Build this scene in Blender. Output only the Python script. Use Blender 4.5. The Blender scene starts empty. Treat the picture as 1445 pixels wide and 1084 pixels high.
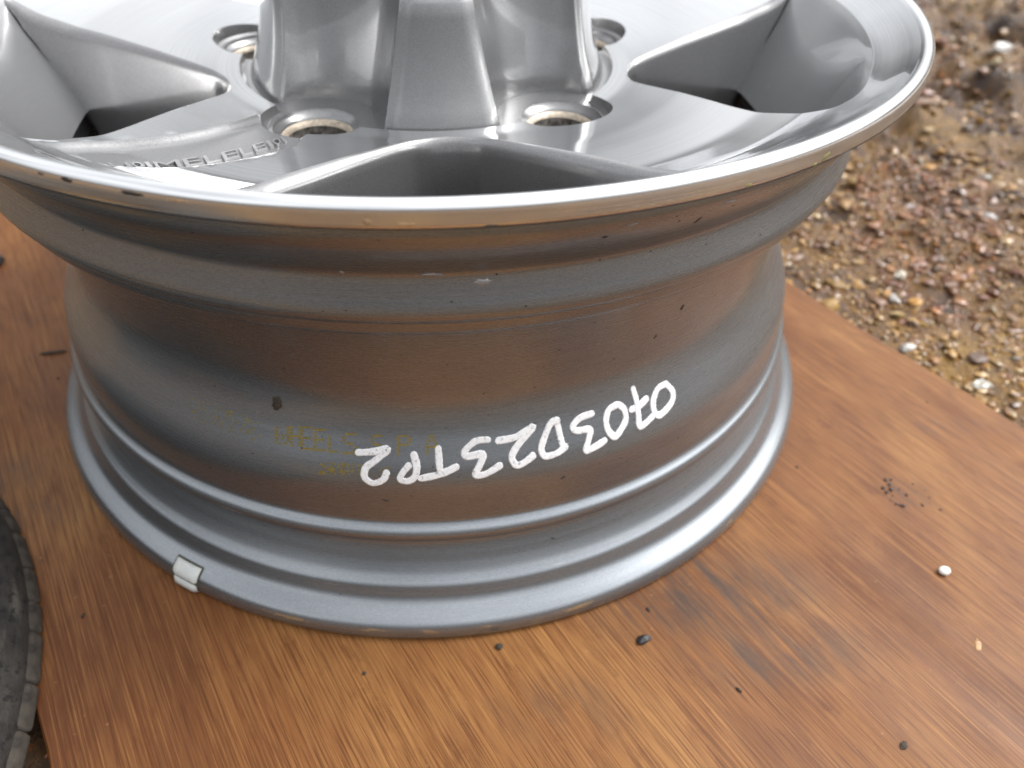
import bpy, bmesh, math, random
import numpy as np
from mathutils import Vector, Matrix, noise as mnoise
from mathutils.geometry import delaunay_2d_cdt

random.seed(7)
S = 0.22                      # metres per wheel radius: a 16 inch rim, 0.44 m across the flange
scene = bpy.context.scene
COL = scene.collection
pi = math.pi

# ------------------------------------------------------------------ camera
cam_d = bpy.data.cameras.new('camera')
cam_o = bpy.data.objects.new('camera', cam_d)
COL.objects.link(cam_o)
right = Vector((0.99493434, -0.09677662, 0.02720185))
up = Vector((0.04492992, 0.67015287, 0.74086195))
fwd = Vector((0.08992751, 0.73588682, -0.67110627))
cp = Vector((0, -1.7562, 1.3632)) * S
cam_o.matrix_world = Matrix(((right.x, up.x, -fwd.x, cp.x), (right.y, up.y, -fwd.y, cp.y),
                             (right.z, up.z, -fwd.z, cp.z), (0, 0, 0, 1)))
cam_d.sensor_width = 36
cam_d.lens = 26.27
cam_d.clip_start = 0.01
cam_d.clip_end = 500
cam_d.dof.use_dof = True
cam_d.dof.focus_distance = 0.252
cam_d.dof.aperture_fstop = 8.6
scene.camera = cam_o

# ------------------------------------------------------------------ sky and sun (thin bright overcast)
SUN_EL, SUN_AZ = math.radians(50), math.radians(78)      # azimuth measured from +Y towards +X
world = bpy.data.worlds.new('World')
scene.world = world
world.use_nodes = True
wn, wl = world.node_tree.nodes, world.node_tree.links
wn.clear()
w_out = wn.new('ShaderNodeOutputWorld')
w_bg = wn.new('ShaderNodeBackground')
w_sky = wn.new('ShaderNodeTexSky')
w_sky.sky_type = 'NISHITA'
w_sky.sun_disc = False
w_sky.sun_elevation = SUN_EL
w_sky.sun_rotation = SUN_AZ
w_sky.dust_density = 4.0
w_sky.air_density = 1.0
w_hsv = wn.new('ShaderNodeHueSaturation')
w_hsv.inputs['Saturation'].default_value = 0.10
w_tc = wn.new('ShaderNodeTexCoord')
w_noise = wn.new('ShaderNodeTexNoise')
w_noise.inputs['Scale'].default_value = 2.2
w_noise.inputs['Detail'].default_value = 5
w_ramp = wn.new('ShaderNodeValToRGB')
w_ramp.color_ramp.elements[0].position = 0.32
w_ramp.color_ramp.elements[0].color = (0.64, 0.65, 0.67, 1)
w_ramp.color_ramp.elements[1].position = 0.66
w_ramp.color_ramp.elements[1].color = (1.35, 1.34, 1.32, 1)
w_mul = wn.new('ShaderNodeMixRGB')
w_mul.blend_type = 'MULTIPLY'
w_mul.inputs['Fac'].default_value = 1.0
wl.new(w_tc.outputs['Generated'], w_noise.inputs['Vector'])
wl.new(w_noise.outputs['Fac'], w_ramp.inputs['Fac'])
wl.new(w_sky.outputs['Color'], w_hsv.inputs['Color'])
wl.new(w_hsv.outputs['Color'], w_mul.inputs['Color1'])
wl.new(w_ramp.outputs['Color'], w_mul.inputs['Color2'])
# overcast sky: brighter overhead than at the horizon
w_sep = wn.new('ShaderNodeSeparateXYZ')
wl.new(w_tc.outputs['Generated'], w_sep.inputs[0])
w_el = wn.new('ShaderNodeMapRange')
w_el.inputs['From Min'].default_value = 0.03
w_el.inputs['From Max'].default_value = 0.62
w_el.inputs['To Min'].default_value = 0.10
w_el.inputs['To Max'].default_value = 2.0
wl.new(w_sep.outputs['Z'], w_el.inputs['Value'])
w_mul2 = wn.new('ShaderNodeMixRGB')
w_mul2.blend_type = 'MULTIPLY'
w_mul2.inputs['Fac'].default_value = 1.0
wl.new(w_mul.outputs['Color'], w_mul2.inputs['Color1'])
wl.new(w_el.outputs['Result'], w_mul2.inputs['Color2'])
wl.new(w_mul2.outputs['Color'], w_bg.inputs['Color'])
w_bg.inputs['Strength'].default_value = 0.15
wl.new(w_bg.outputs['Background'], w_out.inputs['Surface'])

sun_d = bpy.data.lights.new('sun', 'SUN')
sun_d.energy = 0.9
sun_d.angle = math.radians(22)
sun_d.color = (1.0, 0.95, 0.88)
sun_o = bpy.data.objects.new('sun', sun_d)
COL.objects.link(sun_o)
sd = Vector((math.sin(SUN_AZ) * math.cos(SUN_EL), math.cos(SUN_AZ) * math.cos(SUN_EL), math.sin(SUN_EL)))
sun_o.rotation_euler = sd.to_track_quat('Z', 'Y').to_euler()
sun_o.location = (2, 2, 3)

scene.view_settings.view_transform = 'Standard'
scene.view_settings.look = 'None'
scene.view_settings.gamma = 1
scene.view_settings.use_curve_mapping = False
scene.view_settings.exposure = 0.62
scene.render.engine = 'CYCLES'
scene.cycles.use_denoising = True
scene.cycles.max_bounces = 10
scene.cycles.glossy_bounces = 6

# ------------------------------------------------------------------ material helpers
class NT:
    def __init__(self, name):
        self.m = bpy.data.materials.new(name)
        self.m.use_nodes = True
        self.n, self.l = self.m.node_tree.nodes, self.m.node_tree.links
        self.b = self.n['Principled BSDF']
        self.tc = self.n.new('ShaderNodeTexCoord')
    def set(self, **k):
        for a, v in k.items():
            self.b.inputs[a.replace('_', ' ')].default_value = v
        return self
    def map(self, scale=(1, 1, 1), rot=(0, 0, 0), loc=(0, 0, 0), src=None):
        mp = self.n.new('ShaderNodeMapping')
        mp.inputs['Scale'].default_value = scale
        mp.inputs['Rotation'].default_value = rot
        mp.inputs['Location'].default_value = loc
        self.l.new(src or self.tc.outputs['Object'], mp.inputs['Vector'])
        return mp.outputs['Vector']
    def noise(self, vec, scale, detail=4, rough=0.55, dist=0.0):
        t = self.n.new('ShaderNodeTexNoise')
        t.inputs['Scale'].default_value = scale
        t.inputs['Detail'].default_value = detail
        t.inputs['Roughness'].default_value = rough
        t.inputs['Distortion'].default_value = dist
        self.l.new(vec, t.inputs['Vector'])
        return t.outputs['Fac']
    def voro(self, vec, scale, out='Distance'):
        t = self.n.new('ShaderNodeTexVoronoi')
        t.inputs['Scale'].default_value = scale
        self.l.new(vec, t.inputs['Vector'])
        return t.outputs[out]
    def ramp(self, fac, *stops, interp='LINEAR'):
        r = self.n.new('ShaderNodeValToRGB')
        cr = r.color_ramp
        cr.interpolation = interp
        while len(cr.elements) < len(stops):
            cr.elements.new(0.5)
        for e, (p, c) in zip(cr.elements, stops):
            e.position = p
            e.color = (c, c, c, 1) if isinstance(c, (int, float)) else (*c, 1)
        self.l.new(fac, r.inputs['Fac'])
        return r.outputs['Color']
    def mix(self, fac, a, b, mode='MIX'):
        x = self.n.new('ShaderNodeMixRGB')
        x.blend_type = mode
        for key, v in (('Fac', fac), ('Color1', a), ('Color2', b)):
            if hasattr(v, 'links') or hasattr(v, 'is_linked'):
                self.l.new(v, x.inputs[key])
            elif key == 'Fac':
                x.inputs[key].default_value = v
            else:
                x.inputs[key].default_value = (v, v, v, 1) if isinstance(v, (int, float)) else (*v, 1)
        return x.outputs['Color']
    def math(self, op, a, b=0.0):
        x = self.n.new('ShaderNodeMath')
        x.operation = op
        for i, v in enumerate((a, b)):
            if hasattr(v, 'is_linked'):
                self.l.new(v, x.inputs[i])
            else:
                x.inputs[i].default_value = v
        return x.outputs[0]
    def sep(self, vec=None):
        s = self.n.new('ShaderNodeSeparateXYZ')
        self.l.new(vec or self.tc.outputs['Object'], s.inputs[0])
        return s.outputs
    def comb(self, x, y, z):
        c = self.n.new('ShaderNodeCombineXYZ')
        for i, v in enumerate((x, y, z)):
            if hasattr(v, 'is_linked'):
                self.l.new(v, c.inputs[i])
            else:
                c.inputs[i].default_value = v
        return c.outputs[0]
    def cyl(self):
        """(azimuth, height, radius) of the wheel's own axis, wheel radii"""
        s = self.sep()
        az = self.math('ARCTAN2', s[0], self.math('MULTIPLY', s[1], -1.0))
        rr = self.math('SQRT', self.math('ADD', self.math('MULTIPLY', s[0], s[0]), self.math('MULTIPLY', s[1], s[1])))
        return az, self.math('DIVIDE', s[2], S), self.math('DIVIDE', rr, S)
    def to(self, out, name):
        self.l.new(out, self.b.inputs[name])
        return self
    def bump(self, h, strength=0.3, dist=0.001):
        bp = self.n.new('ShaderNodeBump')
        bp.inputs['Strength'].default_value = strength
        bp.inputs['Distance'].default_value = dist
        self.l.new(h, bp.inputs['Height'])
        self.l.new(bp.outputs['Normal'], self.b.inputs['Normal'])
        return self

def plain(name, col, rough=0.6, metal=0.0, var=0.25, scale=120.0):
    t = NT(name).set(Roughness=rough, Metallic=metal)
    n = t.noise(t.map(), scale, 5)
    c = t.ramp(n, (0.3, tuple(x * (1 - var) for x in col)), (0.7, tuple(min(1, x * (1 + var)) for x in col)))
    t.to(c, 'Base Color')
    return t.m

# machined, lacquered aluminium of the face
t = NT('machined_face').set(Metallic=0.92, Roughness=0.15, Coat_Weight=0.8, Coat_Roughness=0.02)
az, zz, rr = t.cyl()
gro = t.noise(t.comb(t.math('MULTIPLY', az, 1.2), 0.0, t.math('MULTIPLY', rr, 420.0)), 1.0, 3)
t.to(t.ramp(gro, (0.3, (0.50, 0.51, 0.52)), (0.7, (0.60, 0.61, 0.62))), 'Base Color')
t.to(t.ramp(t.noise(t.map(), 30, 4), (0.35, 0.10), (0.7, 0.17)), 'Roughness')
spots = t.ramp(t.noise(t.map(), 330, 4, 0.7), (0.70, 0.0), (0.76, 0.8))
haze_ = t.ramp(t.noise(t.map(), 55, 5, 0.65), (0.50, 0.0), (0.75, 0.35))
t.to(t.mix(t.mix(1.0, spots, haze_, 'SCREEN'), 0.02, 0.30), 'Coat Roughness')
t.bump(gro, 0.008, 0.0005)
MACH = t.m

# polished outer lip with stains and grime on its upright band
t = NT('polished_lip').set(Metallic=1.0, Roughness=0.13)
az, zz, rr = t.cyl()
v = t.comb(t.math('MULTIPLY', az, 9.0), t.math('MULTIPLY', zz, 60.0), 0.0)
stain = t.ramp(t.noise(v, 1.3, 6, 0.65), (0.66, 0.0), (0.74, 1.0))
band = t.ramp(zz, (0.905, 1.0), (0.943, 0.8), (0.95, 0.1))
fac = t.mix(1.0, stain, band, 'MULTIPLY')
fine = t.noise(t.comb(t.math('MULTIPLY', az, 3.0), t.math('MULTIPLY', zz, 500.0), t.math('MULTIPLY', rr, 500.0)), 1.0, 3)
col = t.mix(fac, t.ramp(fine, (0.3, (0.78, 0.79, 0.80)), (0.7, (0.93, 0.94, 0.95))),
            t.ramp(t.noise(v, 0.8, 3), (0.4, (0.30, 0.24, 0.13)), (0.6, (0.42, 0.33, 0.20))))
t.to(col, 'Base Color')
t.to(t.mix(fac, t.mix(t.ramp(zz, (0.938, 1.0), (0.946, 0.0)), t.ramp(t.noise(v, 2.2, 5), (0.3, 0.12), (0.7, 0.20)), t.ramp(fine, (0.3, 0.17), (0.7, 0.28))), 0.6), 'Roughness')
t.bump(fine, 0.03, 0.0004)
LIP = t.m

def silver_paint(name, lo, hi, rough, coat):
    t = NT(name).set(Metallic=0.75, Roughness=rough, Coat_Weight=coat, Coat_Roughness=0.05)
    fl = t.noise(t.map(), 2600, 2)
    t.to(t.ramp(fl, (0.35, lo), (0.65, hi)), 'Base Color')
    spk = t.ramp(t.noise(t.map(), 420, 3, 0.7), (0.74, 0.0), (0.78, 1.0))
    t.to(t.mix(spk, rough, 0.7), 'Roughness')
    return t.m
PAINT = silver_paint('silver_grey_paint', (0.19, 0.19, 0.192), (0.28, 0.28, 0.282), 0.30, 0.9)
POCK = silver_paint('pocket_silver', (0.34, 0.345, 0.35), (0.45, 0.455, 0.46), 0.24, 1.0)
LETM = silver_paint('letter_silver', (0.30, 0.30, 0.304), (0.42, 0.42, 0.424), 0.3, 0.5)
CAPP = silver_paint('cap_grey_paint', (0.20, 0.203, 0.206), (0.27, 0.273, 0.276), 0.30, 0.9)

# barrel: silver paint, lathe lines, scratches, grime
t = NT('barrel_silver').set(Metallic=0.88, Roughness=0.2)
az, zz, rr = t.cyl()
line = t.noise(t.comb(t.math('MULTIPLY', az, 1.5), t.math('MULTIPLY', zz, 190.0), 0.0), 1.0, 3)
grain = t.noise(t.map(), 1800, 2)
c0 = t.ramp(grain, (0.3, (0.245, 0.262, 0.280)), (0.7, (0.335, 0.356, 0.378)))
grime = t.ramp(t.noise(t.comb(t.math('MULTIPLY', az, 3.0), t.math('MULTIPLY', zz, 14.0), 0.0), 1.2, 6, 0.7), (0.60, 0.0), (0.85, 0.4))
c1 = t.mix(grime, c0, (0.10, 0.092, 0.085))
scr = t.ramp(t.noise(t.comb(t.math('MULTIPLY', az, 7.0), t.math('MULTIPLY', zz, 330.0), 3.0), 1.0, 3, 0.6), (0.705, 0.0), (0.73, 0.6))
c2 = t.mix(scr, c1, (0.62, 0.59, 0.52))
spk = t.ramp(t.noise(t.comb(t.math('MULTIPLY', az, 60.0), t.math('MULTIPLY', zz, 60.0), 9.0), 1.3, 3, 0.6), (0.745, 0.0), (0.77, 0.9))
c3 = t.mix(spk, c2, (0.03, 0.025, 0.02))
# worn paint line round the bottom flange edge
ez = t.ramp(zz, (0.026, 0.0), (0.029, 1.0), (0.032, 1.0), (0.035, 0.0))
en = t.ramp(t.noise(t.comb(t.math('MULTIPLY', az, 14.0), t.math('MULTIPLY', zz, 40.0), 4.0), 1.0, 5, 0.7), (0.56, 0.0), (0.60, 1.0))
c4 = t.mix(t.mix(1.0, ez, en, 'MULTIPLY'), c3, (0.62, 0.55, 0.36))
t.to(c4, 'Base Color')
t.to(t.mix(grime, t.ramp(line, (0.3, 0.255), (0.7, 0.30)), 0.42), 'Roughness')
t.bump(t.mix(0.6, line, grain), 0.014, 0.0006)
BARREL = t.m

t = NT('white_paint_pen').set(Roughness=0.45)
az, zz, rr = t.cyl()
t.to(t.ramp(t.noise(t.map(), 900, 4), (0.3, (0.74, 0.75, 0.77)), (0.6, (0.88, 0.88, 0.88))), 'Base Color')
thin = t.noise(t.comb(t.math('MULTIPLY', az, 150.0), t.math('MULTIPLY', zz, 150.0), 0.0), 1.0, 4, 0.65, 0.6)
t.to(t.ramp(thin, (0.30, 0.35), (0.44, 1.0)), 'Alpha')
WPEN = t.m
t = NT('faded_yellow_ink').set(Roughness=0.5, Metallic=0.2)
t.to(t.ramp(t.noise(t.map(), 700, 4), (0.3, (0.17, 0.13, 0.028)), (0.7, (0.27, 0.20, 0.045))), 'Base Color')
INKM = t.m
WEIGHT = plain('weight_grey_coating', (0.56, 0.58, 0.56), 0.45, 0.0, 0.08, 400)
SEAM = plain('dark_seam_grime', (0.05, 0.05, 0.03), 0.8)
BARE = plain('bare_bore_metal', (0.42, 0.36, 0.29), 0.5, 0.5, 0.35, 500)
BORE = plain('bore_grime', (0.11, 0.10, 0.09), 0.8, 0.1, 0.9, 420)
NICK = plain('black_chip', (0.025, 0.022, 0.02), 0.6)
SCAR = plain('scraped_paint', (0.30, 0.285, 0.28), 0.4, 0.5, 0.2, 700)
MOSS = plain('green_smear', (0.20, 0.19, 0.07), 0.8, 0, 0.5, 700)
RUST = plain('tan_smear', (0.42, 0.28, 0.15), 0.6, 0.2, 0.4, 700)
SOIL = plain('dark_soil', (0.045, 0.032, 0.022), 0.9, 0, 0.6, 600)
COAL = plain('black_grit', (0.018, 0.018, 0.02), 0.5, 0, 0.5, 600)
WHST = plain('white_pebble', (0.80, 0.79, 0.74), 0.35, 0, 0.08, 300)
AMBER = plain('amber_flake', (0.26, 0.12, 0.015), 0.4, 0, 0.4, 300)

# plywood
GA = -0.4957
t = NT('varnished_plywood').set(Specular_IOR_Level=0.17)
base = t.map(rot=(0, 0, -(pi / 2 - GA) + 0.0))          # x runs along the grain
def gr(a, c, off=0.0):
    mp = t.n.new('ShaderNodeMapping')
    mp.inputs['Scale'].default_value = (a, c, 1)
    mp.inputs['Location'].default_value = (off, off * 1.7, off)
    t.l.new(base, mp.inputs['Vector'])
    return mp.outputs['Vector']
bl = t.noise(gr(5.0, 9, 2.0), 1.0, 6, 0.62, 0.5)
st = t.noise(gr(5.0, 260, 5.0), 1.0, 6, 0.7, 0.15)
po = t.noise(gr(16, 1250, 1.0), 1.0, 3, 0.6)
po2 = t.noise(gr(45, 2300, 8.0), 1.0, 2, 0.5)
c0 = t.ramp(bl, (0.31, (0.066, 0.019, 0.0075)), (0.48, (0.155, 0.059, 0.019)), (0.70, (0.265, 0.129, 0.043)))
c1 = t.mix(t.ramp(st, (0.3, 0.0), (0.7, 0.25)), c0, (0.27, 0.135, 0.048))
c2 = t.mix(t.ramp(st, (0.30, 0.25), (0.44, 0.0)), c1, (0.115, 0.036, 0.011))
c3 = t.mix(t.ramp(po, (0.34, 0.6), (0.5, 0.0)), c2, (0.055, 0.017, 0.006))
c3 = t.mix(t.ramp(po2, (0.38, 0.7), (0.48, 0.0)), c3, (0.08, 0.027, 0.009))
c3 = t.mix(t.ramp(po, (0.56, 0.0), (0.70, 0.35)), c3, (0.42, 0.215, 0.070))
mo = t.noise(gr(28, 70, 6.0), 1.0, 6, 0.72, 0.3)
c3 = t.mix(t.ramp(mo, (0.30, 0.5), (0.45, 0.0)), c3, (0.07, 0.022, 0.008))
# soot-grey smudges in their own places
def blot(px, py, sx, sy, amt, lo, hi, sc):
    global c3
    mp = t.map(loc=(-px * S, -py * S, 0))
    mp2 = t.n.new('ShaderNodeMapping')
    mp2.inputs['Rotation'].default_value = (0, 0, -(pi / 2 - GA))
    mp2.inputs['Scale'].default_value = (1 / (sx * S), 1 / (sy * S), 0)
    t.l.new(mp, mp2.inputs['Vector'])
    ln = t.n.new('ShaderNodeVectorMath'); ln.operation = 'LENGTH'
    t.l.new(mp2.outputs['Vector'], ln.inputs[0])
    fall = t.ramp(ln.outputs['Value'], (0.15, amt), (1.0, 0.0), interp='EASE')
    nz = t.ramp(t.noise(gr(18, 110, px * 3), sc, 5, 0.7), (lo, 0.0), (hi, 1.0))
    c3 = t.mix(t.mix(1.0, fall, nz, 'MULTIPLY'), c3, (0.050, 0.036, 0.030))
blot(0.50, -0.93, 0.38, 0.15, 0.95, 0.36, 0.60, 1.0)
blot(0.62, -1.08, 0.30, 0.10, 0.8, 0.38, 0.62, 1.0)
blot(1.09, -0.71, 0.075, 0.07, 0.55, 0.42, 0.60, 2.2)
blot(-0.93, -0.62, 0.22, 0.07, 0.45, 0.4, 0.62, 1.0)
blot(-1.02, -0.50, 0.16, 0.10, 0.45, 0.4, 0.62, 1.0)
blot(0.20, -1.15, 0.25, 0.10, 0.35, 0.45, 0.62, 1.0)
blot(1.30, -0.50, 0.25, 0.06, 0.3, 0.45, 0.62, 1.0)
dust = t.ramp(t.noise(t.map(), 260, 4, 0.7), (0.66, 0.0), (0.74, 0.35))
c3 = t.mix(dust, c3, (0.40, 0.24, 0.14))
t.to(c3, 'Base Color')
t.to(t.ramp(t.noise(gr(8, 40, 3.0), 1.0, 5), (0.3, 0.36), (0.7, 0.55)), 'Roughness')
t.bump(t.mix(0.45, po, st), 0.22, 0.0006)
WOOD = t.m
WEDGE = plain('plywood_edge', (0.30, 0.17, 0.08), 0.8, 0, 0.4, 200)

# ground and gravel
t = NT('wet_gravel_ground').set(Roughness=0.7)
n1 = t.noise(t.map(), 9, 8, 0.65)
n2 = t.noise(t.map(), 160, 6, 0.7)
c0 = t.ramp(n1, (0.38, (0.024, 0.0095, 0.0055)), (0.5, (0.135, 0.062, 0.013)), (0.66, (0.25, 0.140, 0.028)))  # darkest tone is wet soil and also painted-in shade of the hollows
c1 = t.mix(t.ramp(n2, (0.38, 0.7), (0.55, 0.0)), c0, (0.055, 0.036, 0.025))
c2 = t.mix(t.ramp(n2, (0.6, 0.0), (0.75, 0.7)), c1, (0.32, 0.205, 0.075))
t.to(c2, 'Base Color')
t.to(t.ramp(t.noise(t.map(), 45, 5), (0.4, 0.18), (0.6, 0.6)), 'Roughness')
t.bump(n2, 0.9, 0.005)
GROUND = t.m
t = NT('gravel_stone').set(Roughness=0.3)
at = t.n.new('ShaderNodeVertexColor'); at.layer_name = 'tone'
t.to(t.mix(t.ramp(t.noise(t.map(), 600, 4), (0.35, 0.35), (0.6, 0.0)), at.outputs['Color'], (0.09, 0.06, 0.04)), 'Base Color')
STONE = t.m
t = NT('weathered_rubber').set(Roughness=0.75)
az, zz, rr = t.cyl()
nA = t.noise(t.map(), 90, 6, 0.7)
nB = t.noise(t.comb(t.math('MULTIPLY', az, 6.0), t.math('MULTIPLY', rr, 60.0), zz), 1.0, 4)
c0 = t.ramp(nA, (0.35, (0.014, 0.0125, 0.011)), (0.65, (0.046, 0.041, 0.036)))
c1 = t.mix(t.ramp(nB, (0.54, 0.0), (0.66, 0.8)), c0, (0.11, 0.10, 0.085))
crk = t.ramp(t.noise(t.map(), 200, 5, 0.7), (0.38, 0.9), (0.46, 0.0))
t.to(t.mix(crk, c1, (0.008, 0.008, 0.008)), 'Base Color')
t.bump(t.mix(0.5, nA, nB), 0.8, 0.003)
RUBBER = t.m
t = NT('dusty_tread_rubber').set(Roughness=0.85)
n1 = t.noise(t.map(), 150, 5, 0.7)
t.to(t.ramp(n1, (0.3, (0.022, 0.018, 0.015)), (0.65, (0.072, 0.060, 0.047))), 'Base Color')
t.bump(n1, 0.4, 0.001)
TREAD = t.m

# ------------------------------------------------------------------ object helpers
def mk(name, verts, faces, mat, parent=None, smooth=True, angle=None, loop_normals=None, scale=S):
    me = bpy.data.meshes.new(name)
    v = np.asarray(verts, dtype=float) * scale
    me.from_pydata(v.tolist(), [], faces)
    me.materials.append(mat)
    if smooth:
        me.polygons.foreach_set('use_smooth', [True] * len(me.polygons))
    me.update()
    if angle is not None:
        me.set_sharp_from_angle(angle=math.radians(angle))
    if loop_normals is not None:
        me.normals_split_custom_set(loop_normals)
    o = bpy.data.objects.new(name, me)
    COL.objects.link(o)
    if parent is not None:
        o.parent = parent
    return o

def tag(o, label, cat=None, group=None, kind=None):
    o['label'] = label
    if cat: o['category'] = cat
    if group: o['group'] = group
    if kind: o['kind'] = kind
    return o

def empty(name, label, cat, loc=(0, 0, 0), group=None):
    o = bpy.data.objects.new(name, None)
    o.empty_display_size = 0.02
    o.location = loc
    COL.objects.link(o)
    return tag(o, label, cat, group)

def catmull(P, n=6, closed=False):
    P = np.asarray(P, float); out = []
    N = len(P)
    rng = range(N) if closed else range(N - 1)
    for i in rng:
        if closed:
            p0, p1, p2, p3 = P[i - 1], P[i], P[(i + 1) % N], P[(i + 2) % N]
        else:
            p0, p1, p2, p3 = P[max(i - 1, 0)], P[i], P[i + 1], P[min(i + 2, N - 1)]
        for k in range(n):
            u = k / n
            out.append(.5 * (2 * p1 + (p2 - p0) * u + (2 * p0 - 5 * p1 + 4 * p2 - p3) * u * u + (3 * p1 - p0 - 3 * p2 + p3) * u ** 3))
    if not closed: out.append(P[-1])
    return np.array(out)

def lathe(name, prof, mat, parent=None, seg=288, az0=None, az1=None, centre=(0, 0), angle=None):
    prof = np.asarray(prof, float); n = len(prof)
    full = az0 is None
    azs = np.linspace(0, 2 * pi, seg, endpoint=False) if full else np.linspace(az0, az1, seg)
    V = np.zeros((seg, n, 3))
    V[..., 0] = centre[0] + np.sin(azs)[:, None] * prof[None, :, 0]
    V[..., 1] = centre[1] - np.cos(azs)[:, None] * prof[None, :, 0]
    V[..., 2] = prof[None, :, 1]
    F = []
    for i in range(seg if full else seg - 1):
        j = (i + 1) % seg
        for k in range(n - 1):
            F.append((i * n + k, i * n + k + 1, j * n + k + 1, j * n + k))
    return mk(name, V.reshape(-1, 3), F, mat, parent, True, angle)

def P2(r, az):
    a = math.radians(az)
    return (r * math.sin(a), -r * math.cos(a))

# ------------------------------------------------------------------ setting: ground, plywood
def gz(x, y):
    """height of the soil, wheel radii"""
    n = mnoise.fractal(Vector((x * 1.1, y * 1.1, 3.1)), 1.0, 2.0, 4)
    m = mnoise.fractal(Vector((x * 5.0, y * 5.0, 9.1)), 0.9, 2.1, 4)
    far = max(0.0, min(1.0, (x * 0.874 + y * 0.486 - 1.35) / 1.2))
    return -0.045 + 0.014 * m + far * (0.16 * n + 0.085 * m)

def axis(lo, hi, step, far):
    a = list(np.arange(lo, hi + 1e-6, step))
    d = step
    while a[-1] < far: d *= 1.45; a.append(a[-1] + d)
    d = step
    while a[0] > -far: d *= 1.45; a.insert(0, a[0] - d)
    return a
xs, ys = axis(-2.6, 6.0, 0.03, 400), axis(-2.6, 7.0, 0.03, 400)
V = [(x, y, gz(x, y) if abs(x) < 9 and abs(y) < 9 else -0.03) for y in ys for x in xs]
nx = len(xs)
F = [(j * nx + i, j * nx + i + 1, (j + 1) * nx + i + 1, (j + 1) * nx + i) for j in range(len(ys) - 1) for i in range(nx - 1)]
ground = mk('ground', V, F, GROUND)
tag(ground, 'tan gravelly wet soil around the plywood board', kind='structure')

# board: edges run along the grain direction g; nrm points to the right-hand edge
g = Vector((math.sin(GA), math.cos(GA))); nrm = Vector((math.cos(GA), -math.sin(GA)))
def bpt(s, w): return (g.x * s + nrm.x * w, g.y * s + nrm.y * w)
rows = np.linspace(-1.74, 3.1, 110)
Vb, Fb = [], []
def edge_w(s, side):
    n = mnoise.noise(Vector((s * 2.2, side * 7.0, 0))) * 0.014 + mnoise.noise(Vector((s * 14, side * 3.0, 2))) * 0.004
    return (1.076 if side > 0 else -1.186) + n
TH = 0.03
for s in rows:
    wl_, wr_ = edge_w(s, -1), edge_w(s, 1)
    for (w, z) in ((wl_, -TH), (wl_, -0.004), (wl_ + 0.004, 0.0), (wr_ - 0.004, 0.0), (wr_, -0.004), (wr_, -TH)):
        Vb.append((*bpt(s, w), z))
for i in range(len(rows) - 1):
    for k in range(6):
        a, b = i * 6 + k, i * 6 + (k + 1) % 6
        Fb.append((a, b, b + 6, a + 6))
Fb.append(tuple(range(5, -1, -1))); Fb.append(tuple((len(rows) - 1) * 6 + k for k in range(6)))
board = mk('plywood_board', Vb, Fb, WOOD, smooth=False)
board.data.materials.append(WEDGE)
for p in board.data.polygons:
    if p.index < len(Fb) - 2 and p.index % 6 in (0, 4, 5): p.material_index = 1
tag(board, 'reddish brown varnished plywood board under the alloy wheel', 'board')

# ------------------------------------------------------------------ alloy wheel
wheel = empty('alloy_wheel', 'silver five spoke alloy wheel lying face up on the plywood board', 'wheel')

HT = np.array([(.0, .778), (.40, .778), (.45, .780), (.5, .790), (.58, .805), (.65, .815), (.75, .828), (.83, .850), (.88, .875), (.915, .902), (.95, .925), (.98, .9485), (1.0, .960)])
_hr = np.linspace(0, 1, 401); _hz = np.interp(_hr, HT[:, 0], HT[:, 1])
_k = np.exp(-np.linspace(-2, 2, 17) ** 2); _k /= _k.sum()
_hz = np.convolve(np.pad(_hz, 8, mode='reflect', reflect_type='odd'), _k, 'valid')
def h(r): return np.interp(r, _hr, _hz)

# outer surface of the rim, from under the lip to the lower flange, then the inside
PR = [(1.0,.918),(.990,.9155),(.968,.914),(.957,.906),(.955,.892),(.955,.878),(.949,.860),(.935,.836),(.921,.816),(.912,.803),(.908,.793),(.9095,.783),(.916,.762),(.922,.744),(.923,.734),(.920,.724),(.912,.716),(.908,.712),(.907,.707),(.904,.695),(.900,.687),(.893,.683),(.876,.677),(.867,.664),(.858,.638),(.849,.606),(.841,.57),(.835,.53),(.833,.50),(.837,.47),(.850,.435),(.868,.40),(.884,.37),(.894,.345),(.899,.318),(.901,.285),(.902,.262),(.9035,.252),(.909,.2445),(.916,.238),(.9205,.229),(.9205,.221),(.918,.213),(.911,.205),(.899,.197),(.890,.188),(.887,.178),(.890,.167),(.8955,.156),(.902,.1445),(.908,.134),(.915,.123),(.9225,.1125),(.931,.1035),(.938,.0965),(.943,.088),(.951,.0735),(.958,.065),(.968,.0575),(.981,.0490),(.991,.041),(.9975,.030),(1.0,.020),(1.0,.013),(.997,.005),(.99,.001),(.98,0.0)]
PRS = catmull(PR, 4)
INNER = [(.965,.004),(.94,.03),(.90,.06),(.875,.09),(.865,.2),(.86,.33),(.82,.42),(.80,.5),(.80,.66)]
lathe('barrel', np.vstack([PRS, INNER]), BARREL, wheel)
_o = np.argsort(PRS[:, 1])
def prof_r(z): return float(np.interp(z, PRS[_o, 1], PRS[_o, 0]))
lip_prof = [(.975, float(h(.975))), (.980, .9490), (.985, .9512), (.990, .9515), (.9945, .9495), (.998, .9455), (1.0, .940), (1.0005, .930), (1.0005, .922), (.999, .9185), (.994, .9165)]
lathe('outer_lip', catmull(lip_prof, 3), LIP, wheel)

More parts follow.
